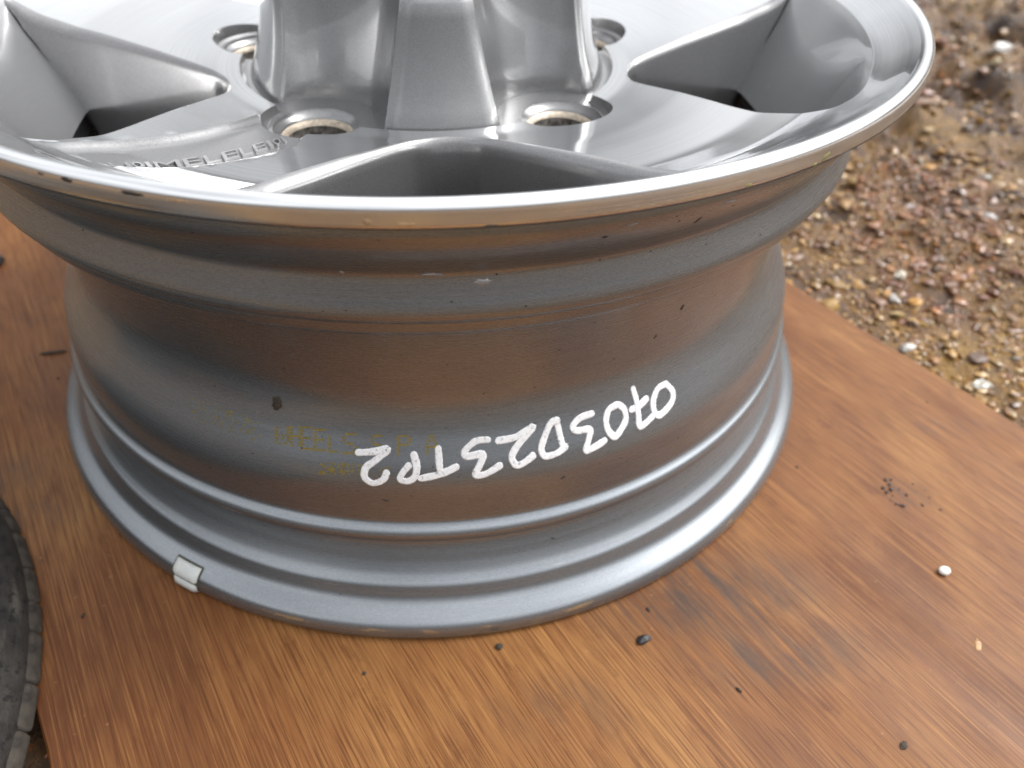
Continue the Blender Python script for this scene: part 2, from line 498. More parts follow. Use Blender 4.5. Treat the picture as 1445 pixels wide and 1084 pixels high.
# --- face: 2D outlines
C0 = 3.0
half = [(.44,0),(.4425,3),(.450,5.6),(.462,8.2),(.48,10.3),(.50,12),(.54,14.7),(.59,17.5),(.65,20.3),(.70,22.2),(.76,23.6),(.82,24.3),(.86,24.8),(.885,25.0),(.898,24.8),(.906,24.0),(.910,22.4),(.911,19),(.911,12),(.911,6),(.911,0)]
loop_pol = half + [(r, -a) for r, a in half[-2:0:-1]]
def opening(c):
    return catmull([P2(r, a + c) for r, a in loop_pol], 5, closed=True)
OPEN = [opening(C0 + 72 * k) for k in range(5)]
LUG_D, LUG_R, HOLE_R = .405, .10, .412
lug_az = [C0 + 36 + 72 * k for k in range(5)]
phi = math.degrees(math.acos((HOLE_R ** 2 + LUG_D ** 2 - LUG_R ** 2) / (2 * HOLE_R * LUG_D)))
hub = []
for a in lug_az:
    cx, cy = P2(LUG_D, a)
    e0, e1 = P2(HOLE_R, a - phi), P2(HOLE_R, a + phi)
    t0 = math.atan2(e0[1] - cy, e0[0] - cx); t1 = math.atan2(e1[1] - cy, e1[0] - cx)
    while t1 < t0: t1 += 2 * pi
    for k in range(25):
        tt = t0 + (t1 - t0) * k / 24
        hub.append((cx + LUG_R * math.cos(tt), cy + LUG_R * math.sin(tt)))
    for k in range(1, 14):
        hub.append(P2(HOLE_R, a + phi + (72 - 2 * phi) * k / 14))
hub = np.array(hub)
RECU = [(-0.5955,-0.6316),(-0.5685,-0.5886),(-0.5139,-0.543),(-0.4477,-0.5039),(-0.404,-0.4643),(-0.3614,-0.4047),(-0.327,-0.338)]
RECL = [(-0.5543,-0.6469),(-0.5206,-0.672),(-0.4802,-0.6765),(-0.4332,-0.6680),(-0.3872,-0.6480),(-0.344,-0.6253),(-0.2961,-0.594),(-0.2569,-0.5557),(-0.232,-0.5208)]
# the hub end follows the bolt hole edge a little way off
lx, ly = P2(LUG_D, C0 - 36)
a0 = math.atan2(RECL[-1][1] - ly, RECL[-1][0] - lx); a1 = math.atan2(RECU[-1][1] - ly, RECU[-1][0] - lx)
if a1 > a0: a1 -= 2 * pi
end = [(lx + .1006 * math.cos(a0 + (a1 - a0) * u), ly + .1006 * math.sin(a0 + (a1 - a0) * u)) for u in np.linspace(.06, .94, 12)]
REC = np.vstack([catmull(RECL, 4), end, catmull(RECU[::-1], 4)[:-1], [RECU[0]]])

def inside(poly, q):
    x, y = q[:, 0][:, None], q[:, 1][:, None]
    x0, y0 = poly[:, 0][None], poly[:, 1][None]
    x1, y1 = np.roll(poly[:, 0], -1)[None], np.roll(poly[:, 1], -1)[None]
    c = ((y0 > y) != (y1 > y)) & (x < (x1 - x0) * (y - y0) / (y1 - y0 + 1e-15) + x0)
    return c.sum(1) % 2 == 1
def dist_poly(poly, q):
    a = poly[None]; b = np.roll(poly, -1, 0)[None]; p = q[:, None]
    ab = b - a; tt = np.clip(((p - a) * ab).sum(2) / ((ab ** 2).sum(2) + 1e-12), 0, 1)
    return np.sqrt(((p - a - ab * tt[..., None]) ** 2).sum(2)).min(1)

_EU, _EL = catmull(RECU, 4), catmull([RECU[0]] + RECL, 4)
def dist_open(q):
    d = np.full(len(q), 9.0)
    for L in (_EU, _EL):
        a_, b_ = L[:-1][None], L[1:][None]; p_ = q[:, None]
        ab = b_ - a_; tt = np.clip(((p_ - a_) * ab).sum(2) / ((ab ** 2).sum(2) + 1e-12), 0, 1)
        d = np.minimum(d, np.sqrt(((p_ - a_ - ab * tt[..., None]) ** 2).sum(2)).min(1))
    return d
def sink(q):
    near = inside(REC, q) | ((dist_poly(REC, q) < .0012) & (np.hypot(q[:, 0] - lx, q[:, 1] - ly) < .1012))
    u_ = np.clip(dist_open(q) / .024, 0, 1)
    return np.where(near, .010 * u_ * u_ * (3 - 2 * u_), 0)
pts, edges = [], []
def add_loop(L):
    b = len(pts)
    pts.extend([tuple(p) for p in L])
    edges.extend([(b + i, b + (i + 1) % len(L)) for i in range(len(L))])
R_OUT = .9752
add_loop([P2(R_OUT, a) for a in np.arange(0, 360, 1.25)])
add_loop(hub)
for o in OPEN: add_loop(o)
add_loop(REC)
add_loop([P2(.52, a) for a in np.arange(0, 360, 2)])
add_loop([P2(.918, a) for a in np.arange(0, 360, 1.25)])
grid = np.array([P2(r, a) for r in np.arange(.30, R_OUT, .013) for a in np.arange(0.4, 360, 1.5 if r > .5 else 2.5)])
bad = np.zeros(len(grid), bool)
for o in OPEN + [hub]: bad |= inside(o, grid)
bad |= dist_poly(REC, grid) < .006
for o in OPEN + [hub]: bad |= dist_poly(o, grid) < .005
pts.extend([tuple(p) for p in grid[~bad]])
fx, fy = np.meshgrid(np.arange(-.62, -.2, .006), np.arange(-.70, -.3, .006))
fine = np.c_[fx.ravel(), fy.ravel()]
fine = fine[inside(REC, fine)]; fine = fine[dist_poly(REC, fine) > .003]
pts.extend([tuple(p) for p in fine])
cv, ce, cf, *_ = delaunay_2d_cdt([Vector(p) for p in pts], edges, [], 0, 1e-5)
cv = np.array([(v.x, v.y) for v in cv]); tri = np.array([f for f in cf if len(f) == 3])
cen = cv[tri].mean(1)
keep = np.hypot(cen[:, 0], cen[:, 1]) < R_OUT
for o in OPEN + [hub]: keep &= ~inside(o, cen)
tri, cen = tri[keep], cen[keep]
# consistent upward orientation
q = cv[tri]
ar = (q[:, 1, 0] - q[:, 0, 0]) * (q[:, 2, 1] - q[:, 0, 1]) - (q[:, 1, 1] - q[:, 0, 1]) * (q[:, 2, 0] - q[:, 0, 0])
tri[ar < 0] = tri[ar < 0][:, ::-1]
ok = abs(ar) > 1e-9; tri, cen = tri[ok], cen[ok]
rv = np.hypot(cv[:, 0], cv[:, 1])
dep = sink(cv)
top = np.c_[cv, h(rv) - dep]
# smooth normals of the whole face, so the joints between the parts do not show
fnrm = np.cross(top[tri[:, 1]] - top[tri[:, 0]], top[tri[:, 2]] - top[tri[:, 0]])
vn = np.zeros_like(top)
for k in range(3): np.add.at(vn, tri[:, k], fnrm)
slope = (h(rv + .004) - h(rv - .004)) / .008
an = np.c_[-slope * cv[:, 0] / np.maximum(rv, 1e-6), -slope * cv[:, 1] / np.maximum(rv, 1e-6), np.ones(len(cv))]
vn = np.where((dep > 0)[:, None], vn, an)
vn /= np.linalg.norm(vn, axis=1)[:, None] + 1e-12
def face_part(name, mask, mat, parent):
    tt = tri[mask]
    used, inv = np.unique(tt, return_inverse=True)
    inv = inv.reshape(tt.shape)
    return mk(name, top[used], inv.tolist(), mat, parent, loop_normals=vn[tt.reshape(-1)].tolist())
rc = np.hypot(cen[:, 0], cen[:, 1]); azc = np.degrees(np.arctan2(cen[:, 0], -cen[:, 1]))
sect = np.floor(((azc - C0) % 360) / 72).astype(int)           # spoke k is centred on C0+36+72k
recm = inside(REC, cen)
face_part('hub_face', (rc < .52) & ~recm, MACH, wheel)
face_part('rim_face', (rc >= .918), MACH, wheel)
spokes = []
for k in range(5):
    s = face_part('spoke', (rc >= .52) & (rc < .918) & (sect == k) & ~recm, MACH, wheel)
    spokes.append(s)
LET = spokes[4]                                                 # the spoke at C0-36
LET['label'] = 'spoke with sunken grey panel and raised lettering'
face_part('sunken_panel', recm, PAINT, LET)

# walls of the openings: painted, filleted edge, drafted sides, wide sloping outer wall
RINGS = [(0, 0), (.003, .0004), (.007, .0016), (.012, .0045), (.0165, .0095), (.0195, .017), (.0210, .03), (.023, .06), (.027, .11), (.031, .17), (.036, .24)]
for k, L in enumerate(OPEN):
    n = len(L)
    tg = np.roll(L, -1, 0) - np.roll(L, 1, 0); tg /= np.linalg.norm(tg, axis=1)[:, None]
    nn = np.c_[-tg[:, 1], tg[:, 0]]
    ctr = np.array(P2(.72, C0 + 72 * k))
    if ((ctr - L) * nn).sum() < 0: nn = -nn
    rad = L / np.linalg.norm(L, axis=1)[:, None]
    out = np.clip(-(nn * rad).sum(1), 0, 1) ** 1.5 * (np.hypot(L[:, 0], L[:, 1]) > .85)
    rl = np.hypot(L[:, 0], L[:, 1])
    fw = np.interp(rl, [.44, .55, .68, .86, .90], [.55, .8, 1.15, 1.1, .7]) * (1 - .55 * out)
    Vw = []
    for (o, d) in RINGS:
        off = o * fw + .52 * max(0, d - .004) * out + .45 * max(0, d - .01) * out * (1 - out)
        q2 = L + nn * off[:, None]; zq = h(np.hypot(L[:, 0], L[:, 1])) - d
        rq = np.hypot(q2[:, 0], q2[:, 1])
        rmax = np.interp(zq, [.60, .66, .72, .80, .86, .90], [.77, .80, .84, .875, .895, .93])
        rn = np.where(rq > rmax - .01, rmax - .01 * np.exp(-(rq - rmax + .01) / .01), rq)
        Vw.append(np.c_[q2 * (rn / rq)[:, None], zq])
    Vw = np.array(Vw)                                            # ring, point, xyz
    # normals from the ring grid
    du = np.roll(Vw, -1, 1) - np.roll(Vw, 1, 1); dv = np.gradient(Vw, axis=0)
    nw = np.cross(du, dv); nw /= np.linalg.norm(nw, axis=2)[..., None] + 1e-12
    c3d = np.array([*ctr, .75])
    if ((c3d - Vw[6]) * nw[6]).sum() < 0: nw = -nw
    offaz = (np.degrees(np.arctan2(L[:, 0], -L[:, 1])) - (C0 + 72 * k) + 180) % 360 - 180
    for who in ('left', 'right', 'outer'):
        Fw, Nw = [], []
        for i in range(n):
            j = (i + 1) % n
            is_out = .5 * (out[i] + out[j]) > .5
            side = 'outer' if is_out else ('right' if .5 * (offaz[i] + (offaz[j] if abs(offaz[j] - offaz[i]) < 90 else offaz[i])) > 0 else 'left')
            if side != who: continue
            for m in range(len(RINGS) - 1):
                fc = [(m, i), (m + 1, i), (m + 1, j), (m, j)]
                a, b, c_, d_ = [Vw[x] for x in fc]
                nf = np.cross(b - a, d_ - a)
                if (nf * nw[m, i]).sum() < 0: fc = fc[::-1]
                Fw.append(tuple(x[0] * n + x[1] for x in fc)); Nw += [nw[x].tolist() for x in fc]
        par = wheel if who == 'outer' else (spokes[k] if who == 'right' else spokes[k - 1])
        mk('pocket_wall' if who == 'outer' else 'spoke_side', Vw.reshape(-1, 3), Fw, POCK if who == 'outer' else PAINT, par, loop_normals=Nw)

# raised letters in the sunken panel
BASE = catmull([(-0.4947,-0.6785),(-0.4633,-0.6671),(-0.425,-0.6492),(-0.3708,-0.6223),(-0.3202,-0.5838),(-0.279,-0.5344),(-0.2478,-0.4726)], 20)
TOPL = catmull([(-0.5206,-0.659),(-0.4885,-0.6351),(-0.4485,-0.6042),(-0.3929,-0.5741),(-0.342,-0.53),(-0.3,-0.4785),(-0.2688,-0.4281)], 20)
def letter(ch, u0, u1):
    cu = bpy.data.curves.new('glyph', 'FONT'); cu.body = ch; cu.extrude = 0.5; cu.resolution_u = 3
    to = bpy.data.objects.new('glyph', cu); COL.objects.link(to)
    bpy.context.view_layer.update()
    me = bpy.data.meshes.new_from_object(to.evaluated_get(bpy.context.evaluated_depsgraph_get()))
    co = np.array([v.co[:] for v in me.vertices]); fs = [tuple(p.vertices) for p in me.polygons]
    COL.objects.unlink(to); bpy.data.objects.remove(to)
    x0, x1, y0, y1 = co[:, 0].min(), co[:, 0].max(), co[:, 1].min(), co[:, 1].max()
    uu = u0 + (u1 - u0) * (co[:, 0] - x0) / (x1 - x0); vv = (co[:, 1] - y0) / (y1 - y0)
    ix = np.linspace(0, 1, len(BASE))
    bx, by = np.interp(uu, ix, BASE[:, 0]), np.interp(uu, ix, BASE[:, 1])
    tx, ty = np.interp(uu, ix, TOPL[:, 0]), np.interp(uu, ix, TOPL[:, 1])
    vv = .14 + vv * .60
    X, Y = bx + (tx - bx) * vv, by + (ty - by) * vv
    Z = h(np.hypot(X, Y)) - .010 + np.where(co[:, 2] > 0, .0045, -.002)
    mk('raised_letter', np.c_[X, Y, Z], fs, LETM, LET, smooth=False)
for ch, u0, u1 in (('J', .01, .06), ('l', .08, .10), ('I', .13, .15), ('J', .19, .235), ('o', .25, .30), ('I', .315, .335), ('M', .35, .45), ('E', .465, .535), ('L', .55, .61), ('E', .625, .695), ('L', .71, .765), ('E', .78, .845), ('I', .862, .88), ('o', .892, .935), ('I', .95, .97)):
    letter(ch, u0, u1)

# hub well: wall, floor, bolt holes
FLOOR = .7615
nh = len(hub)
hz_ = h(np.hypot(hub[:, 0], hub[:, 1])) - sink(hub)
hub_in = hub * (1 - .004 / np.linalg.norm(hub, axis=1))[:, None]
Vh = np.vstack([np.c_[hub, hz_], np.c_[hub * .997, hz_ - .003], np.c_[hub_in, np.full(nh, FLOOR + .004)], np.c_[hub_in * .985, np.full(nh, FLOOR)]])
Fh = [(r * nh + i, r * nh + (i + 1) % nh, (r + 1) * nh + (i + 1) % nh, (r + 1) * nh + i) for r in range(3) for i in range(nh)]
mk('hub_well_wall', Vh, Fh, PAINT, wheel, angle=35)
pts, edges = [], []
add_loop(hub_in * .985)
BR = .082
for a in lug_az:
    cx, cy = P2(LUG_D, a)
    add_loop([(cx + BR * math.cos(x), cy + BR * math.sin(x)) for x in np.linspace(0, 2 * pi, 40, endpoint=False)])
fv, fe, ff, *_ = delaunay_2d_cdt([Vector(p) for p in pts], edges, [], 0, 1e-5)
fv = np.array([(v.x, v.y) for v in fv]); ft = np.array([f for f in ff if len(f) == 3]); fc = fv[ft].mean(1)
kp = inside(hub_in * .985, fc)
for a in lug_az:
    kp &= np.hypot(*(fc - np.array(P2(LUG_D, a))).T) > BR * .998
mk('hub_well_floor', np.c_[fv, np.full(len(fv), FLOOR)], ft[kp].tolist(), PAINT, wheel)
for a in lug_az:
    c = P2(LUG_D, a)
    lh = lathe('bolt_hole', [(BR, FLOOR), (.080, FLOOR - .008), (.070, FLOOR - .0105), (.068, FLOOR - .016)], PAINT, wheel, 48, centre=c)
    lathe('bolt_seat', [(.068, FLOOR - .016), (.062, FLOOR - .019), (.059, FLOOR - .026)], BARE, lh, 48, centre=c)
    lathe('bore', [(.059, FLOOR - .026), (.058, FLOOR - .075), (.03, FLOOR - .082), (.0001, FLOOR - .08)], BORE, lh, 48, centre=c)

# centre cap: five broad petals with a flute over each bolt hole
rows = [(.7615, .392), (.775, .389), (.80, .377), (.83, .366), (.87, .354), (.91, .345), (.95, .337), (.972, .332), (.984, .326), (.992, .316), (.999, .298), (1.004, .27), (1.008, .20), (1.011, .12), (1.012, .03)]
tf = .5 - .5 * np.cos(pi * np.linspace(0, 1, 33)); tpt = .5 - .5 * np.cos(pi * np.linspace(0, 1, 21)[1:-1])
Vc = []
for z, rp in rows:
    rho = .132 + .19 * max(0, z - .77)
    if rp > LUG_D - rho + .01:
        ph_ = math.degrees(math.acos(min(1, (rp * rp + LUG_D ** 2 - rho * rho) / (2 * rp * LUG_D))))
    flat = rp <= LUG_D - rho + .01
    n_ring = 0
    for a in lug_az:
        for u_ in tf:
            b = -ph_ + 2 * ph_ * u_
            if flat: r = rp
            else:
                sn = min(rho, LUG_D * math.sin(math.radians(abs(b))))
                r = min(rp, LUG_D * math.cos(math.radians(b)) - math.sqrt(rho * rho - sn * sn))
            ds_ = min(u_, 1 - u_) * 2 * math.radians(ph_) * rp
            r -= .009 * math.exp(-(ds_ / .013) ** 2)
            Vc.append((*P2(r, a + b), z)); n_ring += 1
        for u_ in tpt:
            ds_ = min(u_, 1 - u_) * math.radians(72 - 2 * ph_) * rp
            Vc.append((*P2(rp - .009 * math.exp(-(ds_ / .013) ** 2), a + ph_ + (72 - 2 * ph_) * u_), z)); n_ring += 1
NT_ = n_ring
Fc = [(r * NT_ + i, r * NT_ + (i + 1) % NT_, (r + 1) * NT_ + (i + 1) % NT_, (r + 1) * NT_ + i) for r in range(len(rows) - 1) for i in range(NT_)]
Fc.append(tuple((len(rows) - 1) * NT_ + i for i in range(NT_)))
cap = mk('centre_cap', Vc, Fc, CAPP, wheel)

# hand-painted white characters, upside down on the barrel
HAND={
'0': [[(29.02, 0.4253), (27.7, 0.4238), (26.71, 0.4082), (26.51, 0.3909), (27.11, 0.3786), (28.46, 0.3827), (29.61, 0.3927), (29.89, 0.4076), (29.13, 0.4248)]] ,
'7': [[(23.93, 0.4424), (24.18, 0.4204), (24.12, 0.3958), (24.1, 0.3743), (26.03, 0.3819)], [(23.3, 0.4078), (24.4, 0.4091), (25.69, 0.4156)]] ,
'0b': [[(21.38, 0.4253), (20.21, 0.4221), (19.56, 0.407), (19.64, 0.3882), (20.36, 0.3739), (21.28, 0.3811), (22.22, 0.3957), (22.23, 0.4136), (21.56, 0.4245)]] ,
'3': [[(17.81, 0.4235), (16.21, 0.4218), (15.16, 0.4112), (15.6, 0.4023), (17.26, 0.3984), (16.99, 0.3843), (16.47, 0.3653), (17.66, 0.3669), (18.96, 0.3723)]] ,
'D': [[(13.27, 0.4277), (12.4, 0.4248), (11.45, 0.4036), (10.93, 0.3856), (11.34, 0.373), (12.79, 0.3739), (13.89, 0.3816)], [(13.27, 0.4205), (13.42, 0.4007), (13.59, 0.3844)]] ,
'2': [[(5.95, 0.4113), (8.09, 0.4135), (10.26, 0.4253), (8.32, 0.4017), (7.38, 0.3825), (7.8, 0.3673), (8.72, 0.3688), (9.85, 0.378)]] ,
'3b': [[(4.7, 0.4146), (3.27, 0.4141), (1.96, 0.3992), (2.28, 0.3909), (3.99, 0.3918), (3.59, 0.3746), (3.03, 0.3592), (4.19, 0.3582), (5.89, 0.3699)]] ,
'T': [[(-1.04, 0.4062), (-1.01, 0.3835), (-0.93, 0.3701)], [(-3.09, 0.3577), (-1.01, 0.3639), (0.9, 0.3749)]] ,
'P': [[(-3.85, 0.3975), (-3.56, 0.3784), (-3.77, 0.3623), (-4.53, 0.3532), (-5.44, 0.3564), (-5.14, 0.3683), (-4.48, 0.3797)]] ,
'2b': [[(-10.2, 0.3975), (-8.49, 0.4004), (-6.84, 0.4053), (-8.19, 0.3872), (-9.32, 0.3737), (-9.45, 0.3567), (-8.51, 0.3466), (-7.4, 0.3542), (-6.98, 0.3669)]] ,
}

def stroke_mesh(name, path, lift, wid, mat, parent):
    P = catmull(path, 7)
    r0 = prof_r(.39)
    q = np.c_[np.radians(P[:, 0]) * r0, P[:, 1]]
    # rounded ends and resampled path
    tg = np.gradient(q, axis=0); tg /= np.linalg.norm(tg, axis=1)[:, None] + 1e-9
    ex = np.array([1.0, .86, .5, .0])
    st = [q[0] - tg[0] * wid * .5 * e for e in ex[:-1]]; en = [q[-1] + tg[-1] * wid * .5 * e for e in ex[:-1][::-1]]
    wq = [0.12, .5, .86] + [1.0] * len(q) + [.86, .5, .12]
    Q = np.vstack([st, q, en]); T = np.vstack([[tg[0]] * 3, tg, [tg[-1]] * 3])
    N = np.c_[-T[:, 1], T[:, 0]]
    V, F = [], []
    prof = [(-1, -.0004), (-.95, .0005), (-.6, .0009), (-.2, .0005), (.2, .0008), (.6, .0006), (.95, .0005), (1, -.0004)]
    for i in range(len(Q)):
        wob = 1 + .22 * mnoise.noise(Vector((Q[i, 0] * 45, Q[i, 1] * 45, lift * 900 + path[0][0]))) + .08 * mnoise.noise(Vector((Q[i, 0] * 200, Q[i, 1] * 200, 4)))
        for sx, hz in prof:
            p = Q[i] + N[i] * sx * wid * .5 * wq[i] * wob
            a, z = p[0] / r0, p[1]
            rr_ = prof_r(z) + lift + hz
            V.append((rr_ * math.sin(a), -rr_ * math.cos(a), z))
    m = len(prof)
    for i in range(len(Q) - 1):
        for k in range(m - 1):
            F.append((i * m + k, i * m + k + 1, (i + 1) * m + k + 1, (i + 1) * m + k))
    return mk(name, V, F, mat, parent)
li = 0
for key, strokes in HAND.items():
    first = None
    for st in strokes:
        o = stroke_mesh('painted_character' if first is None else 'pen_stroke', st, .0002 + .0007 * (li % 2), .0120, WPEN, wheel if first is None else first)
        first = first or o
        li += 1

# faded dotted ink line on the barrel
DOT = {'W': '1000110001100011010110101101010101001010'[:35], 'H': '10001100011000111111100011000110001', 'E': '11111100001000011110100001000011111',
       'L': '10000100001000010000100001000011111', 'S': '01111100001000001110000010000111110', 'P': '11110100011000111110100001000010000', 'A': '00100010100101010001111111000110001'}
INK=[
('W', (-20.14, 0.3921), (-18.67, 0.3963), (-20.28, 0.4192), (-18.8, 0.423)) ,
('H', (-18.26, 0.3946), (-17.21, 0.3971), (-18.39, 0.4241), (-17.32, 0.4269)) ,
('E', (-16.92, 0.3921), (-15.81, 0.3944), (-17.05, 0.4268), (-15.91, 0.4293)) ,
('E', (-15.37, 0.3933), (-14.26, 0.3956), (-15.47, 0.4261), (-14.34, 0.4284)) ,
('L', (-13.7, 0.3944), (-12.56, 0.3961), (-13.77, 0.4233), (-12.61, 0.4253)) ,
('S', (-11.97, 0.3944), (-10.67, 0.3959), (-12.02, 0.425), (-10.7, 0.4267)) ,
('S', (-8.72, 0.3979), (-7.63, 0.3987), (-8.73, 0.4262), (-7.63, 0.4269)) ,
('P', (-5.71, 0.3984), (-4.42, 0.3986), (-5.68, 0.4274), (-4.38, 0.428)) ,
('A', (-2.43, 0.3996), (-1.35, 0.3991), (-2.36, 0.429), (-1.27, 0.4285)) ,
('G', (-23.6, 0.3885), (-22.09, 0.3933), (-23.84, 0.4205), (-22.27, 0.4259)) ,
('N', (-25.35, 0.3881), (-23.94, 0.3932), (-25.61, 0.4217), (-24.15, 0.4269)) ,
('I', (-26.57, 0.3906), (-25.7, 0.394), (-26.82, 0.4225), (-25.94, 0.4258)) ,
('R', (-28.4, 0.3906), (-26.92, 0.3965), (-28.7, 0.4223), (-27.18, 0.4284)) ,
('E', (-29.99, 0.391), (-28.71, 0.3965), (-30.32, 0.4228), (-29.0, 0.4285)) ,
('T', (-31.96, 0.3893), (-30.55, 0.3957), (-32.34, 0.421), (-30.87, 0.4278)) ,
('0', (-14.65, 0.3554), (-13.89, 0.357), (-14.67, 0.3742), (-13.9, 0.3757)) ,
('8', (-13.63, 0.3577), (-12.88, 0.359), (-13.65, 0.3756), (-12.89, 0.3769)) ,
('1', (-12.38, 0.3593), (-11.76, 0.3602), (-12.39, 0.3765), (-11.77, 0.3774)) ,
('6', (-11.39, 0.3606), (-10.52, 0.362), (-11.39, 0.3779), (-10.52, 0.3792)) ,
('2', (-7.69, 0.3581), (-6.72, 0.3585), (-7.68, 0.3765), (-6.7, 0.3769)) ,
('4', (-10.15, 0.3613), (-9.28, 0.3623), (-10.14, 0.378), (-9.28, 0.3786)) ,
]

for ch, bl_, br_, tl_, tr_ in INK:
    known = ch in 'WHELSPA' and bl_[0] > -21
    bits = DOT[ch] if known else ''.join('1' if random.random() < .7 else '0' for _ in range(35))
    V, F = [], []
    for i, b in enumerate(bits):
        if b != '1': continue
        if random.random() < (.0 if known and bl_[0] > -12 else .04 if known else .35): continue
        row, colm = divmod(i, 5)
        for rep in range(3 if known else 1):
            uu = colm / 4 + random.uniform(-.03, .03) + (rep * .08); vv = 1 - row / 6 + random.uniform(-.02, .02)
            az_ = (bl_[0] * (1 - uu) + br_[0] * uu) * (1 - vv) + (tl_[0] * (1 - uu) + tr_[0] * uu) * vv
            z_ = (bl_[1] * (1 - uu) + br_[1] * uu) * (1 - vv) + (tl_[1] * (1 - uu) + tr_[1] * uu) * vv
            dr = random.uniform(.0013, .0021) if known else random.uniform(.0012, .002)
            b0 = len(V)
            for k in range(8):
                aa = 2 * pi * k / 8
                zz_ = z_ + dr * math.sin(aa); a_ = math.radians(az_) + dr * math.cos(aa) / .86
                r_ = prof_r(zz_) + .00018 + rep * .00003
                V.append((r_ * math.sin(a_), -r_ * math.cos(a_), zz_))
            F.append(tuple(range(b0, b0 + 8)))
    if F: mk('ink_character', V, F, INKM, wheel)

# chips, smears and scars that stick to the rim
def lip_r(z): return 1.0005 if z > .918 else prof_r(z)
def patch(name, az, z, wa, wz, mat, thick=.0012, seed=0, n=18, tilt=0.0):
    rnd = random.Random(seed)
    V, F = [], []
    r0 = lip_r(z)
    ph = [rnd.uniform(.65, 1.15) for _ in range(n)]
    ct, stt = math.cos(tilt), math.sin(tilt)
    for ring, (sc, hh_) in enumerate(((1.0, -.0008), (.8, thick), (.35, thick * 1.3))):
        for k in range(n):
            aa = 2 * pi * k / n
            x = wa * .5 * math.cos(aa) * ph[k] * sc; y = wz * .5 * math.sin(aa) * ph[k] * sc
            x, y = x * ct - y * stt, x * stt + y * ct
            zz_ = z + y; r_ = lip_r(zz_) + hh_
            a_ = math.radians(az) + x / r0
            V.append((r_ * math.sin(a_), -r_ * math.cos(a_), zz_))
    for ring in range(2):
        for k in range(n):
            F.append((ring * n + k, ring * n + (k + 1) % n, (ring + 1) * n + (k + 1) % n, (ring + 1) * n + k))
    F.append(tuple(2 * n + k for k in range(n)))
    return mk(name, V, F, mat, wheel)
patch('paint_chip', -20.3, .9385, .036, .006, NICK, .0004, 1)
patch('paint_chip', -25.4, .9400, .018, .006, NICK, .0004, 2)
patch('paint_chip', -27.6, .9395, .012, .003, NICK, .0004, 21)
patch('dirt_speck', -20.15, .462, .018, .029, SOIL, .005, 3)
patch('paint_chip', 29.7, .595, .010, .018, NICK, .0006, 4, tilt=-.3)
patch('paint_chip', 32.0, .651, .006, .016, NICK, .0006, 5, tilt=-.3)
patch('paint_chip', 26.8, .541, .005, .014, NICK, .0005, 6, tilt=-.4)
patch('scrape', -.75, .795, .042, .007, SCAR, .0010, 7)
patch('scrape', 3.7, .780, .030, .013, SCAR, .0008, 8)
patch('scrape', -8.2, .797, .010, .008, SCAR, .0008, 9)
patch('scrape', 24.9, .869, .030, .004, SCAR, .0008, 10)
patch('scrape', 22.4, .845, .006, .018, NICK, .0005, 11, tilt=-.4)
patch('paint_chip', 13.3, .853, .010, .007, NICK, .0006, 12)
patch('scrape', 15.3, .870, .024, .004, SCAR, .0008, 13)
patch('paint_chip', 13.4, .322, .014, .006, NICK, .0004, 14, tilt=.4)
patch('paint_chip', -7.3, .309, .014, .004, NICK, .0004, 15, tilt=-.3)
patch('paint_chip', 4.9, .790, .004, .004, NICK, .0006, 16)
patch('green_smear', 31.6, .926, .022, .010, MOSS, .0004, 17, tilt=.5)
patch('green_smear', 30.4, .921, .012, .006, MOSS, .0004, 18)
patch('green_smear', 23.2, .9225, .016, .005, MOSS, .0004, 19)
patch('tan_smear', -2.0, .925, .030, .006, RUST, .0003, 20)
patch('tan_smear', -4.5, .928, .012, .010, RUST, .0003, 22)
patch('tan_smear', 3.5, .9195, .020, .004, NICK, .0003, 23)
patch('tan_smear', -17.0, .938, .030, .003, RUST, .0003, 24)
for i in range(46):
    patch('paint_chip', random.uniform(-30, 34), random.choice((random.uniform(.72, .88), random.uniform(.30, .66))), random.uniform(.002, .005), random.uniform(.002, .004), NICK, .0005, 100 + i, 8)

# clip-on balance weight on the lower flange
wp = [(z, prof_r(z)) for z in (.074, .071, .066, .060, .052, .044, .034, .022, .012, .005)]
def weight_piece(name, zs, az0, az1, lift, mat, parent):
    V, F = [], []
    azs = np.linspace(az0, az1, 10)
    for a in azs:
        e = min(1, min(a - az0, az1 - a) / .45)
        l = lift * (.35 + .65 * math.sqrt(max(e, 0)))
        for k, z in enumerate(zs):
            r = prof_r(z)
            # outward normal of the flange profile
            dz = .003; tr = (prof_r(z + dz) - prof_r(z - dz)) / (2 * dz)
            nl = math.hypot(1, tr); nr, nz = 1 / nl, -tr / nl
            ll = l if 0 < k < len(zs) - 1 else l * .55
            V.append((*P2(r + nr * ll, a), z + nz * ll))
        V.append((*P2(prof_r(zs[-1]) - .004, a), zs[-1])); V.append((*P2(prof_r(zs[0]) - .004, a), zs[0] - .004))
    m = len(zs) + 2
    for i in range(len(azs) - 1):
        for k in range(m):
            F.append((i * m + k, i * m + (k + 1) % m, (i + 1) * m + (k + 1) % m, (i + 1) * m + k))
    F.append(tuple(range(m))); F.append(tuple((len(azs) - 1) * m + k for k in range(m - 1, -1, -1)))
    return mk(name, V, F, mat, parent, angle=40)
bw = weight_piece('balance_weight', [.0535, .0515, .049, .046, .042, .037, .031], -34.9, -31.2, .0075, WEIGHT, wheel)
weight_piece('weight_clip', [.0285, .023, .017, .012, .007], -34.7, -31.2, .0075, WEIGHT, bw)
weight_piece('weight_seam', [.0555, .051, .043, .033, .023, .013, .006], -35.1, -31.0, .0035, SEAM, bw)

